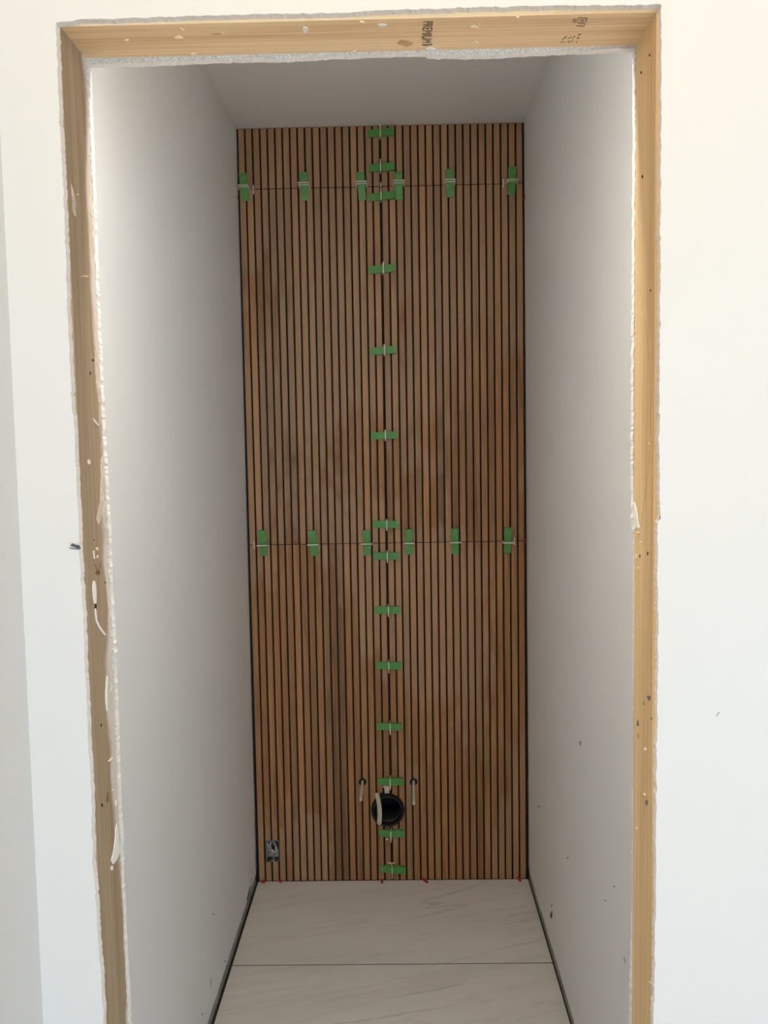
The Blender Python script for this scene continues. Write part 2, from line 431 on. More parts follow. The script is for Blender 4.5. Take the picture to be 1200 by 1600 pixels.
PITCH_S, SLAT_W, GROOVE = 0.025, 0.0190, 0.0045
rnd = random.Random(11)
rows = [(0.0012, Z2-.0012), (Z2+.0012, Z1-.0012), (Z1+.0012, ZT)]
for ri, (z0, z1) in enumerate(rows):
    for side in (-1, 1):
        if side < 0: tx0, tx1 = XC-0.4790, XC-0.0012
        else: tx0, tx1 = XC+0.0012, XC+0.4800
        tmb, _ = strip(tx0, tx1, z0, z1, YB+GROOVE, YB+0.0135, tx0, z0)
        tile = build(tmb, 'wall_tile', M_GROOVE, WB, (tx0, YB, z0))
        shared = None
        for k in range(19):
            if side < 0: sx0 = XC-0.0042-SLAT_W-k*PITCH_S
            else: sx0 = XC+0.0042+k*PITCH_S
            smb, holed = strip(sx0, sx0+SLAT_W, z0, z1, YB, YB+GROOVE+0.0002, sx0, z0, 0.0012)
            if holed: me = smb.mesh('slat', M_SLAT)
            else:
                if shared is None: shared = smb.mesh('slat', M_SLAT)
                me = shared
            s = link('slat', me, tile, (sx0-tx0, 0, 0))
            v = min(1.25, max(.78, rnd.gauss(1.0, 0.10))); warm = rnd.uniform(-.06, .06)
            if rnd.random() < .14: v *= .80
            s.color = (0.335*v*(1+warm), 0.168*v, 0.064*v*(1-warm), 1)

# ------------------------------------------------------------------ doorway: drywall with sawn edges
PX_L = [(87, 36), (94, 200), (98.8, 300), (103, 400), (105.7, 500), (111, 600), (117, 700), (121.5, 790), (124, 860), (126, 900), (130, 960), (131, 1000), (132.5, 1050), (135.6, 1100), (138.5, 1170), (143, 1250), (143.5, 1300), (145, 1340), (149, 1400), (152, 1450), (156, 1500), (159.5, 1550), (161, 1600)]
PX_R = [(1033, 7), (1033, 200), (1031.5, 460), (1030, 700), (1031.5, 805), (1031.5, 812), (1027.5, 817), (1027.5, 900), (1028.5, 1000), (1027.5, 1100), (1026, 1200), (1025, 1300), (1024.5, 1400), (1023, 1500), (1021, 1600)]
PX_T = [(87, 36), (126.7, 30), (220, 27.7), (333, 24), (453, 21), (547, 20), (587, 16), (700, 13), (800, 10), (927, 8.3), (993, 8.3), (1033, 7)]
PI_L = [(142, 107), (146, 200), (150, 300), (153.5, 400), (158, 500), (162, 600), (167, 700), (171.4, 790), (175, 850), (176.5, 900), (179.5, 960), (181.6, 1000), (185, 1100), (188, 1200), (192.5, 1300), (195.6, 1400), (201, 1500), (206.5, 1600)]
PI_R = [(988, 82), (988.5, 200), (987, 460), (985.3, 700), (985.8, 790), (986.5, 820), (989.5, 850), (989, 900), (989, 1000), (988.5, 1200), (986.7, 1400), (982.5, 1600)]
PI_T = [(142, 107), (183, 105), (360, 99), (460, 96.5), (587, 90.5), (663, 88.5), (668, 91.7), (733, 93), (800, 90.4), (877, 86), (988, 82)]

def edge_line(px, y, axis, amp, seed, step=0.003):
    pts = [unp(a, b, 1, y) for a, b in px]
    o = 2 if axis == 'z' else 0
    q = sorted([(p[o], p[0] if axis == 'z' else p[2]) for p in pts])
    if axis == 'z':      # carry the edge on down to the floor
        (t0, v0), (t1, v1) = q[0], q[-1]; sl = (v1-v0)/(t1-t0); q = [(0.0, v0-sl*t0)] + q
    n = int((q[-1][0]-q[0][0])/step); jj = jitter(n+1, amp, seed); out = []
    for i in range(n+1):
        t = q[0][0]+(q[-1][0]-q[0][0])*i/n
        for (ta, va), (tb, vb) in zip(q, q[1:]):
            if t <= tb+1e-9: break
        f = (t-ta)/(tb-ta); out.append((t, va+(vb-va)*f+(jj[i] if 0 < i < n else 0)))
    return out

def drywall(name, PL, PR, PT, yf, yb, yline, xl, xr, zt, mats, seed, face_y):
    """sheet between yf and yb; the sawn edge follows the outlines; face_y is its painted side"""
    L = edge_line(PL, yline, 'z', 0.0006, seed); R_ = edge_line(PR, yline, 'z', 0.0006, seed+1); T = edge_line(PT, yline, 'x', 0.0006, seed+2)
    zL, zR = L[-1][0], R_[-1][0]
    other = yb if face_y == yf else yf
    mb = MB()
    for E, X in ((L, xl), (R_, xr)):
        for (za, a), (zb_, b) in zip(E, E[1:]):
            for y, mt in ((face_y, 0), (other, 2)):
                mb.quad((X, y, za), (a, y, za), (b, y, zb_), (X, y, zb_), mt)
            mb.quad((a, yf, za), (a, yb, za), (b, yb, zb_), (b, yf, zb_), 1)
    for y, mt in ((face_y, 0), (other, 2)):
        mb.quad((xl, y, zL), (L[-1][1], y, zL), (L[-1][1], y, zt), (xl, y, zt), mt)
        mb.quad((xr, y, zR), (R_[-1][1], y, zR), (R_[-1][1], y, zt), (xr, y, zt), mt)
        for (xa_, a), (xb_, b) in zip(T, T[1:]):
            mb.quad((xa_, y, a), (xb_, y, b), (xb_, y, zt), (xa_, y, zt), mt)
    for (xa_, a), (xb_, b) in zip(T, T[1:]):
        mb.quad((xa_, yf, a), (xb_, yf, b), (xb_, yb, b), (xa_, yb, a), 1)
    return struct(build(mb, name, mats))
XHL = unp(69, 1600, 1, YW).x - 0.001         # corner with the hall's left wall
HR, HB, HC = 7.0, -5.0, 2.6                  # hall: right wall, rear wall, ceiling
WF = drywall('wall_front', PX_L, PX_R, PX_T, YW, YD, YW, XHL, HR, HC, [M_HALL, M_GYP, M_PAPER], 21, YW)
WI = drywall('wall_inner', PI_L, PI_R, PI_T, YDB, YI, YI, -0.75, 0.65, CEIL, [M_ALC, M_GYP, M_PAPER], 31, YI)

mb = MB(); mb.prism([(0, -.06), (.012, -.06), (.026, .03), (.026, .06), (0, .06)], (FILL_POS[0]-.2, YI, FILL_POS[2]+.05), (0, 1, 0), (0, 0, 1), (.4, 0, 0))
build(mb, 'fill_light_housing', M_CLIP, WI, bevel=.004)  # made-up housing for the added fill light

# hall shell behind the camera
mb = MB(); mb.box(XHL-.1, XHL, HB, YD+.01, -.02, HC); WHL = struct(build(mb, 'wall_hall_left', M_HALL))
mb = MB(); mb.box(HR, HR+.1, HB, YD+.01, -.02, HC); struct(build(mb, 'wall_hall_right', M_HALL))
mb = MB()                                    # rear wall with a wide glazed opening
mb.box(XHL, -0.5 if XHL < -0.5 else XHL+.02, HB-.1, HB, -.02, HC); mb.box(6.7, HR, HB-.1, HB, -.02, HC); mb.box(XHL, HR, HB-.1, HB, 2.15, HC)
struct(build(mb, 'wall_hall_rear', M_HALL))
mb = MB(); mb.box(XHL-.1, HR+.1, HB-.1, YD+.01, HC, HC+.1); struct(build(mb, 'ceiling_hall', M_HCEIL))
mb = MB(); mb.box(XHL-.1, HR+.1, HB-.1, YW, -.1, -.011); struct(build(mb, 'floor_hall', M_HFLOOR))

# ------------------------------------------------------------------ lumber of the rough opening
def jl(z): return -0.3593 + (-0.3639+0.3593)*z/2.03
def jr(z): return 0.2869 + 0.0005*z/2.03
DZ = 2.0304
def lumber(name, poly_x, z0, z1, mat, label):
    mb = MB(); n = 24
    for i in range(n):
        a, b = z0+(z1-z0)*i/n, z0+(z1-z0)*(i+1)/n
        (i0, o0), (i1, o1) = poly_x(a), poly_x(b)
        for (p, q) in (((i0, YD), (i0, YDB)), ((i0, YDB), (o0, YDB)), ((o0, YDB), (o0, YD)), ((o0, YD), (i0, YD))):
            d = lambda t: t[0]-(i0 if t[0] == i0 else o0)
            xp, xq = (i1 if p[0] == i0 else o1), (i1 if q[0] == i0 else o1)
            mb.quad((p[0], p[1], a), (q[0], q[1], a), (xq, q[1], b), (xp, p[1], b))
    for z in (z0, z1):
        i_, o_ = poly_x(z); mb.quad((i_, YD, z), (i_, YDB, z), (o_, YDB, z), (o_, YD, z))
    return tag(build(mb, name, mat), label, 'lumber', 'rough doorway lumber')
JL = lumber('jamb_stud', lambda z: (jl(z), jl(z)-.038), 0.0, DZ, M_JL, 'grey-brown upright jamb stud, plaster-smeared, beside the narrow white strip of wall')
JR = lumber('jamb_stud', lambda z: (jr(z), jr(z)+.038), 0.0, DZ, M_JR, 'clean tan upright jamb stud with grey dents, opposite the plaster-smeared one')
mb = MB(); mb.box(jl(DZ)-.038, jr(DZ)+.038, YD, YDB, DZ, DZ+.089)
HD = tag(build(mb, 'header_beam', M_HEAD), 'orange pine header beam with ink stamps across the top of the doorway', 'lumber', 'rough doorway lumber')

# small marks on the lumber: thin real pieces lying on the wood
def on_left(px, py): return unp_wall(px, py, jl)
def on_right(px, py): return unp_wall(px, py, jr)
def on_head(px, py): return unp(px, py, 2, DZ)
NRM = {'l': Vector((1, 0, 0)), 'r': Vector((-1, 0, 0)), 'h': Vector((0, 0, -1))}
FN = {'l': on_left, 'r': on_right, 'h': on_head}
PAR = {'l': JL, 'r': JR, 'h': HD}
def patch(name, where, pts, mat, thick=0.0008, parent=None):
    """outline given on the photograph, laid on the real face of that piece of wood"""
    f = FN[where]; n = NRM[where]; P = [f(*p) for p in pts]; mb = MB(); b = len(mb.v); k = len(P)
    c = sum(P, Vector())/k
    for p in P: mb.v.append(tuple(p - n*0.0003))
    for p in P: mb.v.append(tuple(c+(p-c)*0.9 + n*thick))
    mb.face([b+k+i for i in range(k)])
    for i in range(k): j = (i+1) % k; mb.face((b+i, b+j, b+k+j, b+k+i))
    return build(mb, name, mat, parent or PAR[where])
def blob(cx, cy, rx, ry, seed, n=9, rot=0):
    rn = random.Random(seed); out = []
    for i in range(n):
        a = 2*math.pi*i/n; q = rn.uniform(.7, 1.2); x, y = rx*q*math.cos(a), ry*q*math.sin(a)
        out.append((cx+x*math.cos(rot)-y*math.sin(rot), cy+x*math.sin(rot)+y*math.cos(rot)))
    return out
def stroke(pts, wid):
    """thin ribbon outline around a poly-line"""
    up, dn = [], []
    for i, p in enumerate(pts):
        a = pts[max(0, i-1)]; c = pts[min(len(pts)-1, i+1)]; dx, dy = c[0]-a[0], c[1]-a[1]; L = math.hypot(dx, dy) or 1
        q = wid*(0.5 if 0 < i < len(pts)-1 else 0.28)
        up.append((p[0]-dy/L*q, p[1]+dx/L*q)); dn.append((p[0]+dy/L*q, p[1]-dx/L*q))
    return up + dn[::-1]
# plaster smears and drips on the grey jamb
patch('plaster_smear', 'l', stroke([(145.5, 860), (147, 873)], 2.2), M_PLASTER)
patch('plaster_smear', 'l', stroke([(146.5, 907), (146.8, 916), (147.5, 930), (148.5, 944)], 5.5), M_PLASTER)
patch('plaster_smear', 'l', stroke([(148.5, 950), (149.5, 962), (151, 974)], 2.2), M_PLASTER)
patch('plaster_smear', 'l', stroke([(150, 968), (154, 978), (160, 987), (165, 993)], 2.6), M_PLASTER)
patch('plaster_smear', 'l', stroke([(167.3, 1055), (167, 1066), (166, 1082), (166, 1096), (167, 1112)], 3.2), M_PLASTER)
patch('plaster_smear', 'l', stroke([(168.5, 1066), (172.5, 1068), (174.5, 1072), (174, 1079), (170.5, 1082)], 1.8), M_PLASTER)
patch('plaster_smear', 'l', [(182.5, 1284), (184, 1300), (186.5, 1318), (187, 1334), (182, 1346), (176.5, 1352), (173, 1345), (177, 1328), (179.5, 1308), (180, 1292)], M_PLASTER)
patch('plaster_smear', 'l', blob(174.5, 1356, 1.8, 4, 5), M_PLASTER)
patch('plaster_smear', 'l', blob(138.5, 722, 2.2, 4, 6), M_PLASTER)
patch('plaster_film', 'l', [(139, 236), (142.5, 238), (146, 300), (149, 345), (149.5, 385), (145, 383), (140.5, 350), (139, 300)], M_FILM, 0.0004)
patch('plaster_film', 'l', [(148, 545), (151.5, 548), (155, 590), (158, 635), (154, 630), (150, 600)], M_FILM, 0.0004)
patch('plaster_film', 'l', [(157, 715), (161, 706), (165, 760), (168, 826), (163, 826), (160, 806), (154, 822), (150, 812), (156, 785), (157.5, 745)], M_FILM, 0.0004)
patch('plaster_film', 'l', [(110.5, 285), (113.5, 292), (119, 318), (118, 340), (114, 332)], M_FILM, 0.0004)
patch('knot', 'h', blob(632, 67, 13, 6, 23), M_CRACK, 0.0002)
patch('knot', 'h', blob(338, 53, 9, 1.6, 24), M_CRACK, 0.0002)
patch('plaster_smear', 'l', stroke([(145.5, 654), (149, 660), (154, 666)], 1.8), M_PLASTER)
patch('plaster_smear', 'l', stroke([(126, 432.5), (132, 431), (138, 432.5)], 1.8), M_SPLINT)
patch('plaster_smear', 'h', blob(477, 46, 5, 6, 9), M_PLASTER)
patch('plaster_smear', 'h', blob(598, 39, 7, 2.5, 10), M_PLASTER)
patch('plaster_smear', 'h', blob(674, 77, 8, 4, 19), M_PLASTER)
patch('plaster_smear', 'r', [(989.8, 781), (992, 785), (995, 795), (997, 806), (997.5, 816), (1000, 825), (997.5, 828), (994.5, 825), (992.5, 829), (991, 826), (990, 812)], M_PLASTER, 0.001)
patch('plaster_smear', 'r', blob(1008, 1171, 2.4, 2.6, 12), M_PLASTER)
patch('plaster_smear', 'r', stroke([(1014, 1533), (1018, 1536), (1022, 1541)], 1.6), M_PLASTER)
for (w_, x, y, rx, ry) in (('l', 145, 563, 1.6, 2.6), ('l', 141, 583, 1.3, 3), ('l', 149.5, 948, 2.0, 5.5), ('l', 158, 1133, 1.2, 2.6), ('l', 159.3, 1258, 1.6, 3.2), ('l', 146.5, 844, 1, 1.6), ('l', 164.5, 910, .9, 2),
                           ('r', 1016.5, 454, 1.4, 1.8), ('r', 1015, 86, 1.3, 2.8), ('r', 1002, 113, 1.3, 2.8), ('r', 1004, 276, 1.5, 3.2), ('r', 1012, 865, 1.2, 3.4), ('r', 1000, 869, 1.2, 3), ('r', 1018, 1123, 1, 2)):
    patch('nail_hole', w_, blob(x, y, rx, ry, int(x*y)), M_HOLE, 0.0002)
patch('knot', 'l', blob(152.5, 895, 3.6, 5, 2), M_KNOT, 0.0003)
patch('knot', 'l', stroke([(148.5, 880), (150, 889), (152, 896), (156, 888), (157.5, 876)], 1.1), M_KNOT, 0.0003)
patch('knot', 'l', blob(168, 1246, 2.2, 10, 3), M_KNOT, 0.0002)
patch('dent', 'r', [(1010, 1088), (1017, 1086.5), (1016, 1094), (1013.5, 1095)], M_GREY_SPOT, 0.0003)
patch('dent', 'r', [(997, 1123), (999, 1135), (994, 1133.5)], M_GREY_SPOT, 0.0003)
patch('dent', 'r', blob(1010.3, 1255, 2.6, 5, 4), M_GREY_SPOT, 0.0003)
patch('dent', 'r', stroke([(1006, 1096), (1005.5, 1102)], 1.6), M_GREY_SPOT, 0.0003)
patch('dent', 'r', stroke([(997, 1146), (998, 1154)], 1.8), M_GREY_SPOT, 0.0003)
# hairline crack of the tan stud
patch('grain_crack', 'r', stroke([(1015.3, 700), (1013, 735), (1009, 770), (1004.5, 800), (1001.5, 825)], 0.9), M_CRACK, 0.0002)
patch('grain_crack', 'r', stroke([(1007, 495), (1012, 530), (1015, 570), (1017.5, 620), (1016.5, 690)], 0.7), M_CRACK, 0.0002)
# raised pale splinters
for (w_, pts) in (('h', [(270, 58), (278, 53.5), (290, 59), (276, 60)]), ('h', [(281, 41), (289, 47), (286, 48)]), ('h', [(296, 83), (308, 80), (310, 85), (298, 87)]), ('h', [(193, 62), (203, 60), (199, 64)]),
                  ('h', [(733, 41), (741, 37), (750, 43), (744, 45)]), ('h', [(747, 34), (751, 39), (748, 40)]), ('h', [(736, 66), (744, 61), (749, 67), (741, 68)]), ('h', [(232, 85), (238, 82), (236, 88)]), ('h', [(549, 80), (558, 77), (556, 81)]),
                  ('h', [(560, 31), (571, 34), (566, 35)]), ('h', [(432, 42), (434, 47), (430, 45)]), ('h', [(806, 23.5), (812, 26), (808, 27)]), ('h', [(346, 51), (352, 47), (350, 52)]),
                  ('r', [(995.5, 829), (1000, 833), (998.5, 836)]), ('r', [(993, 866), (996.5, 862), (996, 876), (994, 872)]), ('r', [(1000.5, 845), (1003, 847), (1001.5, 848.5)]), ('r', [(997, 884), (999, 889), (997.5, 890)]),
                  ('r', [(1018.5, 243), (1021, 244), (1019.5, 246)]), ('r', [(1003, 489), (1006, 490), (1006.5, 494)]), ('r', [(1014.5, 690), (1016, 694), (1014.5, 695)]), ('r', [(1006.5, 1237), (1009.5, 1243), (1008, 1245)]), ('r', [(995, 1290), (997.5, 1296), (996, 1298)]),
                  ('l', [(149.5, 856), (151.5, 853), (152, 862), (150.5, 861)]), ('l', [(150, 868), (152.5, 866), (151.5, 874)]), ('l', [(176, 1232), (175.5, 1237), (173, 1236)]), ('l', [(179.5, 1247), (181.5, 1250), (180.5, 1263)]), ('l', [(166, 1192), (176, 1180), (172, 1190)]), ('l', [(119, 303), (121.5, 302), (121, 306)]), ('l', [(138, 240), (142, 238), (140, 246)])):
    _c = (sum(p[0] for p in pts)/len(pts), sum(p[1] for p in pts)/len(pts))
    patch('splinter', w_, [(_c[0]+(p[0]-_c[0])*.72, _c[1]+(p[1]-_c[1])*.6) for p in pts], M_SPLINT, 0.0015)

# ink stamps on the header's underside (text runs into the alcove, letter tops towards the tan stud)
def stamp(text, px0, px1, height_mm):
    a = on_head(*px0); b = on_head(*px1)
    cu = bpy.data.curves.new('stamp', 'FONT'); cu.body = text; cu.size = 1.0
    tmp = bpy.data.objects.new('stamp_tmp', cu); COL.objects.link(tmp)
    bpy.context.view_layer.update()
    me = bpy.data.meshes.new_from_object(tmp.evaluated_get(bpy.context.evaluated_depsgraph_get()))
    bpy.data.objects.remove(tmp); bpy.data.curves.remove(cu)
    w0 = max(v.co.x for v in me.vertices); h0 = max(v.co.y for v in me.vertices)
    d = (b-a); L = d.length; ex = d.normalized(); ey = Vector((0, 0, -1)).cross(ex)
    for v in me.vertices:
        p = a + ex*(v.co.x/w0*L) + ey*(v.co.y/h0*height_mm/1000) + Vector((0, 0, -0.0006)); v.co = p
    me.materials.clear(); me.materials.append(M_INK); me.name = 'stamp_lettering'
    return link('stamp_lettering', me, HD)
stamp('PREMIUM', (661, 32.5), (659, 66.5), 11)
patch('stamp_mark', 'h', stroke([(658.5, 69.6), (665, 70.3), (676, 69)], 2.4), M_INK, 0.0004)
for s_ in ([(904.2, 27.2), (917.5, 28)], [(917.5, 28), (914.5, 36)], [(904.2, 27.2), (902, 35.5)], [(902, 35.5), (914, 36.8)], [(906, 30.5), (913, 31)], [(905.5, 33.2), (913, 33.8)],
           [(907.5, 37), (907, 39.5)], [(914, 36.8), (912.5, 41)], [(912.5, 41), (900, 40.2)],
           [(900.5, 29), (899.8, 35)], [(898.2, 29), (897.5, 35)], [(896, 29.5), (895, 35)]):
    patch('stamp_mark', 'h', stroke(s_, 1.5), M_INK, 0.0004)
for s_ in ([(903, 54), (908.5, 53.2)], [(903.5, 55.5), (903, 58.5)], [(901, 59.8), (905.5, 59.6)], [(899.5, 65.3), (902, 65.6)],
           [(895.5, 57), (899, 56.6)], [(895, 60), (897, 59.6)], [(894.5, 62), (893.5, 66)], [(891, 58), (893.5, 57.4)], [(888, 60), (890.5, 58.5)], [(887, 64), (889, 66)],
           [(882, 57.6), (886, 57)], [(880, 60), (884, 59.2)], [(878, 62), (880, 61)], [(876, 66.5), (878.5, 64.5)], [(880, 65.5), (882, 66.5)], [(890.5, 63), (890, 66)]):
    patch('stamp_mark', 'h', stroke(s_, 1.6), M_INK, 0.0004)
# ------------------------------------------------------------------ scuffs and nicks on the painted walls
def wall_mark(name, pts, getp, n, mat, parent, thick=0.0006):
    P = [getp(*p) for p in pts]; mb = MB(); k = len(P); c = sum(P, Vector())/k
    for p in P: mb.v.append(tuple(p - n*0.0003))
    for p in P: mb.v.append(tuple(c+(p-c)*0.9 + n*thick))
    mb.face([k+i for i in range(k)])
    for i in range(k): j = (i+1) % k; mb.face((i, j, k+j, k+i))
    return build(mb, name, mat, parent)
pf = lambda x, y: unp(x, y, 1, YW); nf = Vector((0, -1, 0))
pl = lambda x, y: unp_wall(x, y, wall_l); nl = Vector((1, 0, 0))
pr = lambda x, y: unp_wall(x, y, wall_r); nr = Vector((-1, 0, 0))
wall_mark('torn_paper_flap', [(111, 852.5), (113, 849), (118, 851), (123.5, 852), (126, 856), (125, 858), (119, 855)], pf, nf, M_SCUFF, WF, 0.004)
wall_mark('scratch', stroke([(107, 856), (113, 857), (124, 858.5)], 1.3), pf, nf, M_SCUFF, WF)
wall_mark('scratch', stroke([(1119, 1120), (1122, 1114.5), (1125, 1113)], 1.3), pf, nf, M_GREY_SPOT, WF, 0.0003)
wall_mark('nick', stroke([(1030, 812), (1032, 806)], 2.0), pf, nf, M_GREY_SPOT, WF, 0.001)
wall_mark('nick', stroke([(906.6, 1158), (907, 1165)], 2.6), pr, nr, M_SCUFF, WR, 0.0004)
wall_mark('nick', [(860.5, 1426), (863, 1422), (863, 1433), (861.5, 1437), (859, 1430)], pr, nr, M_SCUFF, WR, 0.0004)
wall_mark('nick', stroke([(862, 1413), (861.5, 1418)], 1.4), pr, nr, M_SCUFF, WR, 0.0004)
for (x, y) in ((842, 1260), (960, 1385), (946, 1407), (887, 1340)): wall_mark('nick', blob(x, y, 1.1, 1.3, int(x)), pr, nr, M_SCUFF, WR, 0.0003)
wall_mark('scratch', stroke([(975, 1495), (977, 1505)], 1.2), pr, nr, M_SCUFF, WR, 0.0003)
wall_mark('nick', stroke([(307, 809), (308, 814)], 1.6), pl, nl, M_PLASTER, WL, 0.0004)
wall_mark('scratch', stroke([(329.5, 1529), (329.5, 1543)], 1.2), pl, nl, M_SCUFF, WL, 0.0003)
wall_mark('scratch', stroke([(392.3, 1372), (392, 1382)], 1.0), pl, nl, M_SCUFF, WL, 0.0003)
wall_mark('scratch', stroke([(391.5, 1384), (389, 1394), (385.5, 1408)], 2.2), pl, nl, M_SCUFF, WL, 0.0003)
for (x, y) in ((316, 1585), (333, 1428), (352, 1502)): wall_mark('nick', blob(x, y, 1.0, 1.6, int(x)), pl, nl, M_SCUFF, WL, 0.0003)

pb = lambda x, y: unp(x, y, 1, YB); nb = Vector((0, -1, 0))
wall_mark('mortar_smear', [(597.5, 1229), (602, 1227.5), (608.5, 1228.5), (608, 1240), (601.5, 1239.5), (600.5, 1232)], pb, nb, M_FILM, WB, 0.0006)
wall_mark('mortar_smear', [(602.5, 1310), (607, 1309.5), (606, 1312.5), (603, 1313)], pb, nb, M_FILM, WB, 0.0005)

# ------------------------------------------------------------------ levelling wedges and clips
def wedge_mesh():
    """local X along the wedge (thin end -X), local Z across it, -Y out of the wall"""
    L, W = 0.088, 0.0245; mb = MB()
    prof = [(-L/2, 0.0), (L/2, 0.0), (L/2, -0.019), (L/2-.008, -0.019), (L/2-.008, -0.0155), (-L/2, -0.0045)]
    mb.prism(prof, (0, 0, -W/2), (1, 0, 0), (0, 1, 0), (0, 0, W))
    # fine grip ridges on the sloping face
    for k in range(10):
        x = -L/2+.012+k*.0065; y = -0.0045-(x+L/2)/(L-.008)*0.011
        mb.box(x, x+.002, y-.0005, y+.001, -W/2+.003, W/2-.003)
    return mb.mesh('levelling_wedge', M_GREEN)
def clip_mesh():
    """thin plastic stirrup standing out of a joint; local Z is across the wedge, its plane is Y-Z"""
    H, D, B, T = 0.0385, 0.042, 0.0046, 0.0014; mb = MB()
    for (y0, y1, z0, z1) in ((-D, 0.004, -H/2, -H/2+B), (-D, 0.004, H/2-B, H/2), (-D, -D+B, -H/2+B, H/2-B), (-0.0255, -0.0215, -H/2+B, H/2-B)):
        mb.box(-T, T, y0, y1, z0, z1)
    return mb.mesh('levelling_clip', M_CLIP)
WM, CM = wedge_mesh(), clip_mesh()
ORD = ['first', 'second', 'third', 'fourth', 'fifth', 'sixth', 'seventh', 'eighth', 'ninth', 'tenth', 'eleventh', 'twelfth', 'thirteenth', 'fourteenth']
def wedge_and_clip(px, py, horizontal, tilt, clip_at, cdepth, cyaw, wlab, clab):
    p = unp(px, py, 1, YB-0.012)
    wdg = link('levelling_wedge', WM); tag(wdg, wlab, 'wedge', 'green tile levelling wedges')
    base = Matrix.Identity(4) if horizontal else Matrix.Rotation(math.radians(-90), 4, 'Y')
    wdg.matrix_world = Matrix.Translation((p.x, YB-0.0004, p.z)) @ Matrix.Rotation(math.radians(tilt), 4, 'Y') @ base
    cl = link('levelling_clip', CM); tag(cl, clab, 'clip', 'white tile levelling clips')
    if horizontal: q = Vector((clip_at, 0, p.z)); cm = Matrix.Identity(4)
    else: q = Vector((p.x, 0, clip_at)); cm = Matrix.Rotation(math.radians(-90), 4, 'Y')
    cl.matrix_world = Matrix.Translation((q.x, YB, q.z)) @ cm @ Matrix.Rotation(math.radians(cyaw), 4, 'Z') @ Matrix.Diagonal((1, cdepth, 1, 1))
    return wdg, cl
CENTRE = [(595, 206.5, -2, 4), (596, 261, -2, 2), (596, 306, -4, 2), (596, 420, -3, 8), (598.5, 547.5, -3, 8), (599.5, 680.5, -1.5, 4), (602.5, 819.5, 0.5, 3),
          (603.3, 869, 0, 3), (605, 953.5, -.5, 4), (607.5, 1040.5, 0.5, 1), (608.5, 1136, 0.5, 3), (610, 1222, -2, -3), (612.3, 1303, -1.5, -4), (614.3, 1359.5, 1.5, 0)]
for i, (x, y, t, cy) in enumerate(CENTRE):
    if i == 0: wl, cl_ = 'topmost green wedge on the central upright joint, close under the ceiling', 'topmost white clip on the central upright joint, close under the ceiling'
    elif i == 13: wl, cl_ = 'lowest green wedge on the central upright joint, just above the floor tiles', 'lowest white clip on the central upright joint, just above the floor tiles'
    elif i == 12: wl, cl_ = 'green wedge on the central upright joint just below the black drain pipe', 'white clip on the central upright joint just below the black drain pipe'
    elif i == 11: wl, cl_ = 'green wedge on the central upright joint just above the black drain pipe', 'white clip on the central upright joint just above the black drain pipe'
    else: wl, cl_ = 'green wedge on the central upright joint, %s from the ceiling' % ORD[i], 'white clip round the %s green wedge from the ceiling, central upright joint' % ORD[i]
    wedge_and_clip(x, y, True, t, XC, 0.95, cy, wl, cl_)
UP_ROW = [(381, 292, -4, 6), (475.3, 291, -2, 12), (564.7, 291, -3, 12), (623, 290, -2, 12), (702.5, 286, -1, 12), (800, 282, 2, 6)]
LOW_ROW = [(411, 849, -4, 2), (489.5, 849, -5, 2), (573.3, 848.5, -2, 2), (639, 847, 0, 2), (711, 846, 0, 2), (793.5, 844.5, 1.5, -4)]
SIDE6 = ['nearest the left wall', 'second from the left wall', 'just left of the central joint', 'just right of the central joint', 'second from the right wall', 'nearest the right wall']
for lab, row, z in (('upper', UP_ROW, Z1), ('lower', LOW_ROW, Z2)):
    for i, (x, y, t, cy) in enumerate(row):
        wedge_and_clip(x, y, False, t, z, 1.0, cy if lab == 'upper' else cy, 'upright green wedge on the %s level joint, %s' % (lab, SIDE6[i]), 'white clip on the %s level joint, %s' % (lab, SIDE6[i]))

# small T-shaped spacers pushed into the joints without a wedge
def spacer(px, py, horizontal_bar, h, stem, label, leg=0.0):
    p = unp(px, py, 1, YB-0.012); mb = MB(); hw = 0.0017
    if horizontal_bar:
        mb.box(-h/2, h/2, -.005, -.0005, -hw*.8, hw*.8); mb.box(-hw*.7, hw*.7, -.012, .003, -leg, -hw)
    else:
        mb.box(-hw, hw, -.006, -.0005, -h/2, h/2); mb.box(min(0, stem), max(0, stem), -.012, .003, -hw*.5, hw*.5)
    o = build(mb, 'tile_spacer', M_CLIP, None, (p.x, YB-.001, p.z), bevel=0.0005)
    tag(o, label, 'spacer', 'white tile spacers')
spacer(395.6, 295.5, False, 0.030, -0.006, 'small white T-shaped spacer in the upper level joint, nearest the left wall')
spacer(787, 285.5, False, 0.028, 0.004, 'small white spacer in the upper level joint, nearest the right wall')
spacer(397, 852, False, 0.026, -0.006, 'small pale spacer in the lower level joint, nearest the left wall')
spacer(804.5, 846.5, False, 0.026, -0.008, 'small white T-shaped spacer in the lower level joint, nearest the right wall')
spacer(611.7, 1350, True, 0.026, 0, 'small white T-shaped spacer above the lowest green wedge', 0.006)
spacer(594.8, 287.5, False, 0.016, 0.003, 'small white spacer where the upper level joint meets the central joint')

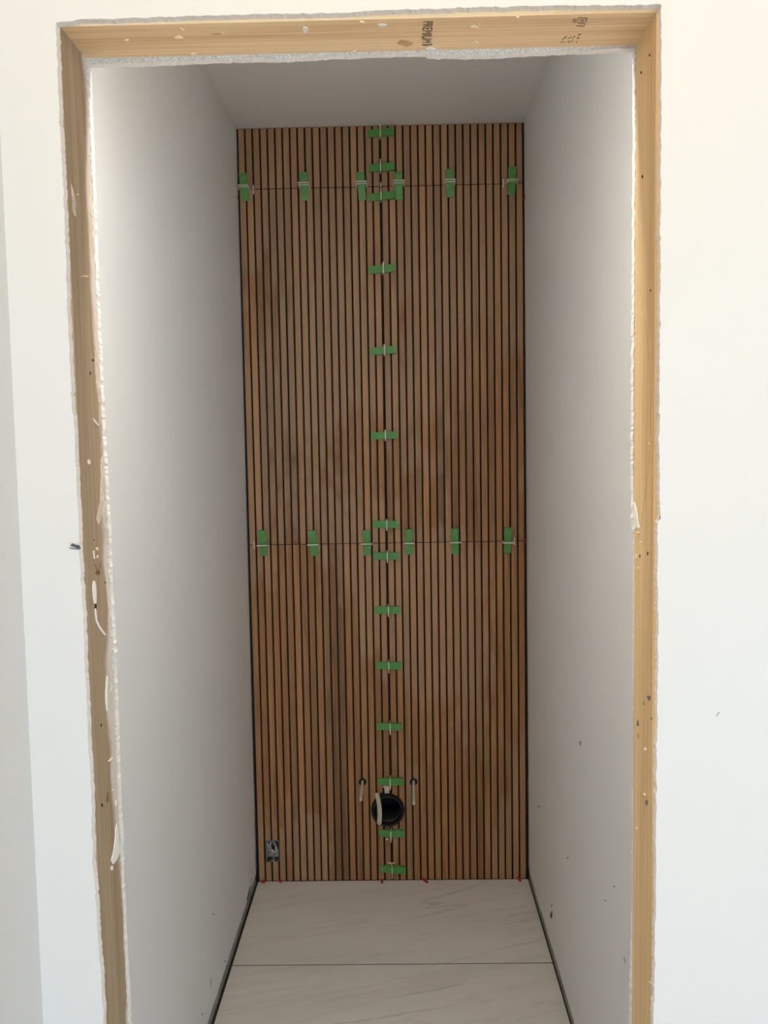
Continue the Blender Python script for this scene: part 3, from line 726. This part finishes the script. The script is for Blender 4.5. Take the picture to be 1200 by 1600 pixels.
# red wedges packing the tiles off the floor and off the side walls
def red_wedge(p, ang, label, L=0.030, W=0.010, h=0.009, vertical=False):
    mb = MB(); mb.prism([(0, 0), (L, 0), (L, .0035), (0, h)], (-W/2, 0, 0), (0, -1, 0), (0, 0, 1), (W, 0, 0))
    o = build(mb, 'red_packing_wedge', M_RED, None, bevel=0.0006)
    o.matrix_world = Matrix.Translation(p) @ Matrix.Rotation(math.radians(ang), 4, 'Z') @ (Matrix.Rotation(math.radians(90), 4, 'Y') if vertical else Matrix.Identity(4))
    tag(o, label, 'wedge', 'red packing wedges'); return o
for (x, y, a, L, W, lb) in ((411.5, 1376.5, 10, .016, .014, 'red packing wedge on the floor in the corner by the left wall'), (438.5, 1376.3, 10, .014, .010, 'red packing wedge on the floor below the metal wire box'),
                            (597, 1375, 0, .026, .009, 'red packing wedge on the floor just left of the lowest green wedge'), (661.5, 1374.5, 28, .030, .009, 'slanted red packing wedge on the floor right of the lowest green wedge'),
                            (809.5, 1372.5, 14, .024, .008, 'red packing wedge on the floor in the corner by the right wall')):
    p = unp(x, y, 1, YB); red_wedge((p.x, YB-0.0005, 0.0003), a, lb, L, W, 0.006)
for (x, y, lb, dx) in ((370.2, 309, 'red packing wedge in the gap at the left wall, high up', .0), (818.5, 310, 'red packing wedge in the gap at the right wall, high up', 0), (819.8, 845.5, 'red packing wedge in the gap at the right wall, at the lower level joint', 0)):
    p = unp(x, y, 1, YB)
    red_wedge((p.x, YB+0.004, p.z), 0, lb, 0.016, 0.012, 0.005, True)

# ------------------------------------------------------------------ drain pipe, rods, wire box
pip = link('drain_pipe', None, None, (PIPE.x, YB, PIPE.z)); tag(pip, 'round black plastic drain pipe opening low on the slatted wall', 'pipe')
mb = MB(); R0 = 0.0545
mb.lathe([(R0, 0.14), (R0, -0.014), (R0-.001, -0.016), (R0-.0045, -0.016), (R0-.006, -0.013), (R0-.006, 0.010), (R0-.008, 0.012), (R0-.013, 0.014), (R0-.013, 0.150)], (0, 0), 48)
build(mb, 'pipe_body', M_BLACK, pip, smooth=True)
mb = MB(); mb.lathe([(R0-.0131, .149), (.02, .149), (.0005, .149)], (0, 0), 32); build(mb, 'pipe_end', M_RUBBER, pip)
mb = MB(); mb.lathe([(R0+.0004, 0.002), (R0+.0004, -.006), (R0+.002, -.0075), (R0+.0042, -.006), (R0+.0042, 0.002)], (0, 0), 48)
build(mb, 'rubber_seal', M_RUBBER, pip, smooth=True)
mb = MB(); a = math.radians(118)
T_ = Matrix.Rotation(-(a-math.pi/2), 4, 'Y')
mb.box(-.012, .014, -.015, -.001, R0-.002, R0+.012, 0, T_)
build(mb, 'lug', M_RUBBER, pip, bevel=0.002)

# cream strap: a bent flat strip lying across the pipe mouth
pts = [unp(x, y, 1, YB-0.022) for (x, y) in ((589.3, 1241.5), (590.8, 1249), (592.3, 1257), (593.1, 1265), (593.4, 1273), (593.1, 1280), (592.6, 1286))]
mb = MB(); L_, R_s = [], []
for i, p in enumerate(pts):
    t = (pts[min(i+1, len(pts)-1)]-pts[max(i-1, 0)]).normalized(); s = t.cross(Vector((0, 1, 0))).normalized()
    hw = 0.0076*(0.95+.1*i/6); L_.append(p-s*hw); R_s.append(p+s*hw)
end = [pts[-1]+Vector((math.cos(q)*.0079, 0, -math.sin(q)*.0075)) for q in (0.5, 1.0, 1.57, 2.14, 2.64)]
top = [pts[0]+Vector((-math.cos(q)*.007, 0, math.sin(q)*.006)) for q in (0.5, 1.0, 1.57, 2.14, 2.64)]
if L_[0].x > R_s[0].x: L_, R_s = R_s, L_
ring = L_[::-1]+top+R_s+end
k = len(ring)
for off in (0, .0035):
    for p in ring: mb.v.append((p.x-pts[3].x, p.y+off-pts[3].y, p.z-pts[3].z))
mb.face(list(range(k))); mb.face(list(range(2*k-1, k-1, -1)))
for i in range(k): j = (i+1) % k; mb.face((i, j, k+j, k+i))
st = link('pipe_strap', None, None, pts[3]); tag(st, 'cream curved plastic strip lying across the mouth of the black drain pipe', 'strap')
build(mb, 'strip', M_CREAM, st, bevel=0.0008)
q = pts[-1]-pts[3]; mb = MB(); mb.lathe([(0.0003, -.0006), (.0022, -.0006), (.0026, .0004)], (q.x, q.z), 14)
build(mb, 'hole_disc', M_GREY_SPOT, st, smooth=True)  # dark disc put in for the shaded hole at the strip's end

def rod(P, tip_px, label, taper):
    t = None; lo, hi = 0.0, 0.5
    v = unp(tip_px[0], tip_px[1], 1, YB)
    for _ in range(40):      # how far towards the hall the level rod reaches
        mid = (lo+hi)/2
        q = unp(tip_px[0], tip_px[1], 1, YB-mid)
        if q.z > P.z: hi = mid
        else: lo = mid
    q = unp(tip_px[0], tip_px[1], 1, YB-lo); tip = Vector((q.x-P.x, -lo, 0))
    r = link('mounting_rod', None, None, (P.x, YB, P.z)); tag(r, label, 'rod', 'toilet mounting rods')
    mb = MB(); d = tip.normalized()
    back = Vector((0, .08, 0)); n = 7
    mb.tube([back]+[tip*(i/n) for i in range(n)]+[tip-d*.004, tip], [.0052]*(n+1)+[.0052, .0030], 14)
    build(mb, 'sleeve', M_SLEEVE, r, smooth=True)
    mb = MB(); mb.tube([tip-d*.001, tip+d*.004], .0022, 10); build(mb, 'tip', M_BARE, r, smooth=True)
    mb = MB(); mb.lathe([(.0130, .010), (.0130, .0010), (.0118, .0002), (.0075, .0012), (.0066, .010)], (0, 0), 24)
    build(mb, 'hole_void_ring', M_RUBBER, r, smooth=True)  # dark ring added for the shaded void of the drilled hole
rod(ROD_A, (563.7, 1251), 'pale mounting rod sticking out left of the black drain pipe', True)
rod(ROD_B, (646.8, 1257), 'pale mounting rod sticking out right of the black drain pipe', False)

bx0, bx1, bz0, bz1 = BOX_A.x+.0008, BOX_B.x-.0008, BOX_B.z+.0008, BOX_A.z-.0008
cx, cz = (bx0+bx1)/2, (bz0+bz1)/2; w2, h2 = (bx1-bx0)/2, (bz1-bz0)/2
eb = link('wire_box', None, None, (cx, YB, cz)); tag(eb, 'open grey metal wire box set into the slats near the floor', 'electrical box')
mb = MB(); tk = .0016; dp = .052
mb.box(-w2, w2, dp-tk, dp, -h2, h2); mb.box(-w2, -w2+tk, .001, dp, -h2, h2); mb.box(w2-tk, w2, .001, dp, -h2, h2)
mb.box(-w2, w2, .001, dp, -h2, -h2+tk); mb.box(-w2, w2, .001, dp, h2-tk, h2)
mb.box(-.005, .006, .002, .004, h2-.008, h2-tk); mb.box(-.005, .006, .002, .004, -h2+tk, -h2+.008)
build(mb, 'box_shell', M_STEEL, eb)
mb = MB(); mb.box(-w2+.003, w2-.003, .018, .024, -h2+.010, -.002); build(mb, 'grey_insert', M_NUT, eb, bevel=.002)
mb = MB(); rot = math.radians(18); pth = []
for i in range(28):
    a = 2*math.pi*i/28; u, v_ = .0105*math.cos(a), .0185*math.sin(a)
    pth.append((.006+u*math.cos(rot)+v_*math.sin(rot), .004+.004*math.sin(a+1), .013-u*math.sin(rot)*0+v_*math.cos(rot)-u*math.sin(rot)))
mb.tube([(x*-1+.0095, y, z) for (x, y, z) in pth], .0017, 8, closed=True); build(mb, 'cable_loop', M_WIRE, eb, smooth=True)
for (path, r_, mt) in (([(-.019, .006, .030), (-.016, .004, .018), (-.014, .008, .006), (-.011, .010, -.002)], .0016, M_WIRE), ([(-.013, .012, .034), (-.012, .006, .020), (-.009, .010, .006)], .0014, M_NUT),
                       ([(-.020, .012, -.012), (-.016, .006, -.018), (-.010, .005, -.014), (-.007, .006, -.006)], .0013, M_BARE), ([(.000, .010, -.018), (-.001, .006, -.027), (.003, .005, -.031), (.006, .008, -.024), (.006, .012, -.016)], .0014, M_BARE),
                       ([(-.021, .008, .012), (-.021, .006, -.004), (-.020, .006, -.016), (-.015, .005, -.023)], .0011, M_BARE)):
    mb = MB(); mb.tube(path, r_, 8); build(mb, 'wire', mt, eb, smooth=True)
for (x, y, z, r_) in ((0.000, .0035, h2-.0045, .0022), (.0105, .012, .006, .0035), (-.0205, .004, .022, .0017)):
    mb = MB(); mb.lathe([(r_, y+.006), (r_, y), (r_*.7, y-.001), (.0002, y-.001)], (x, z), 12); build(mb, 'screw', M_BARE, eb, smooth=True)
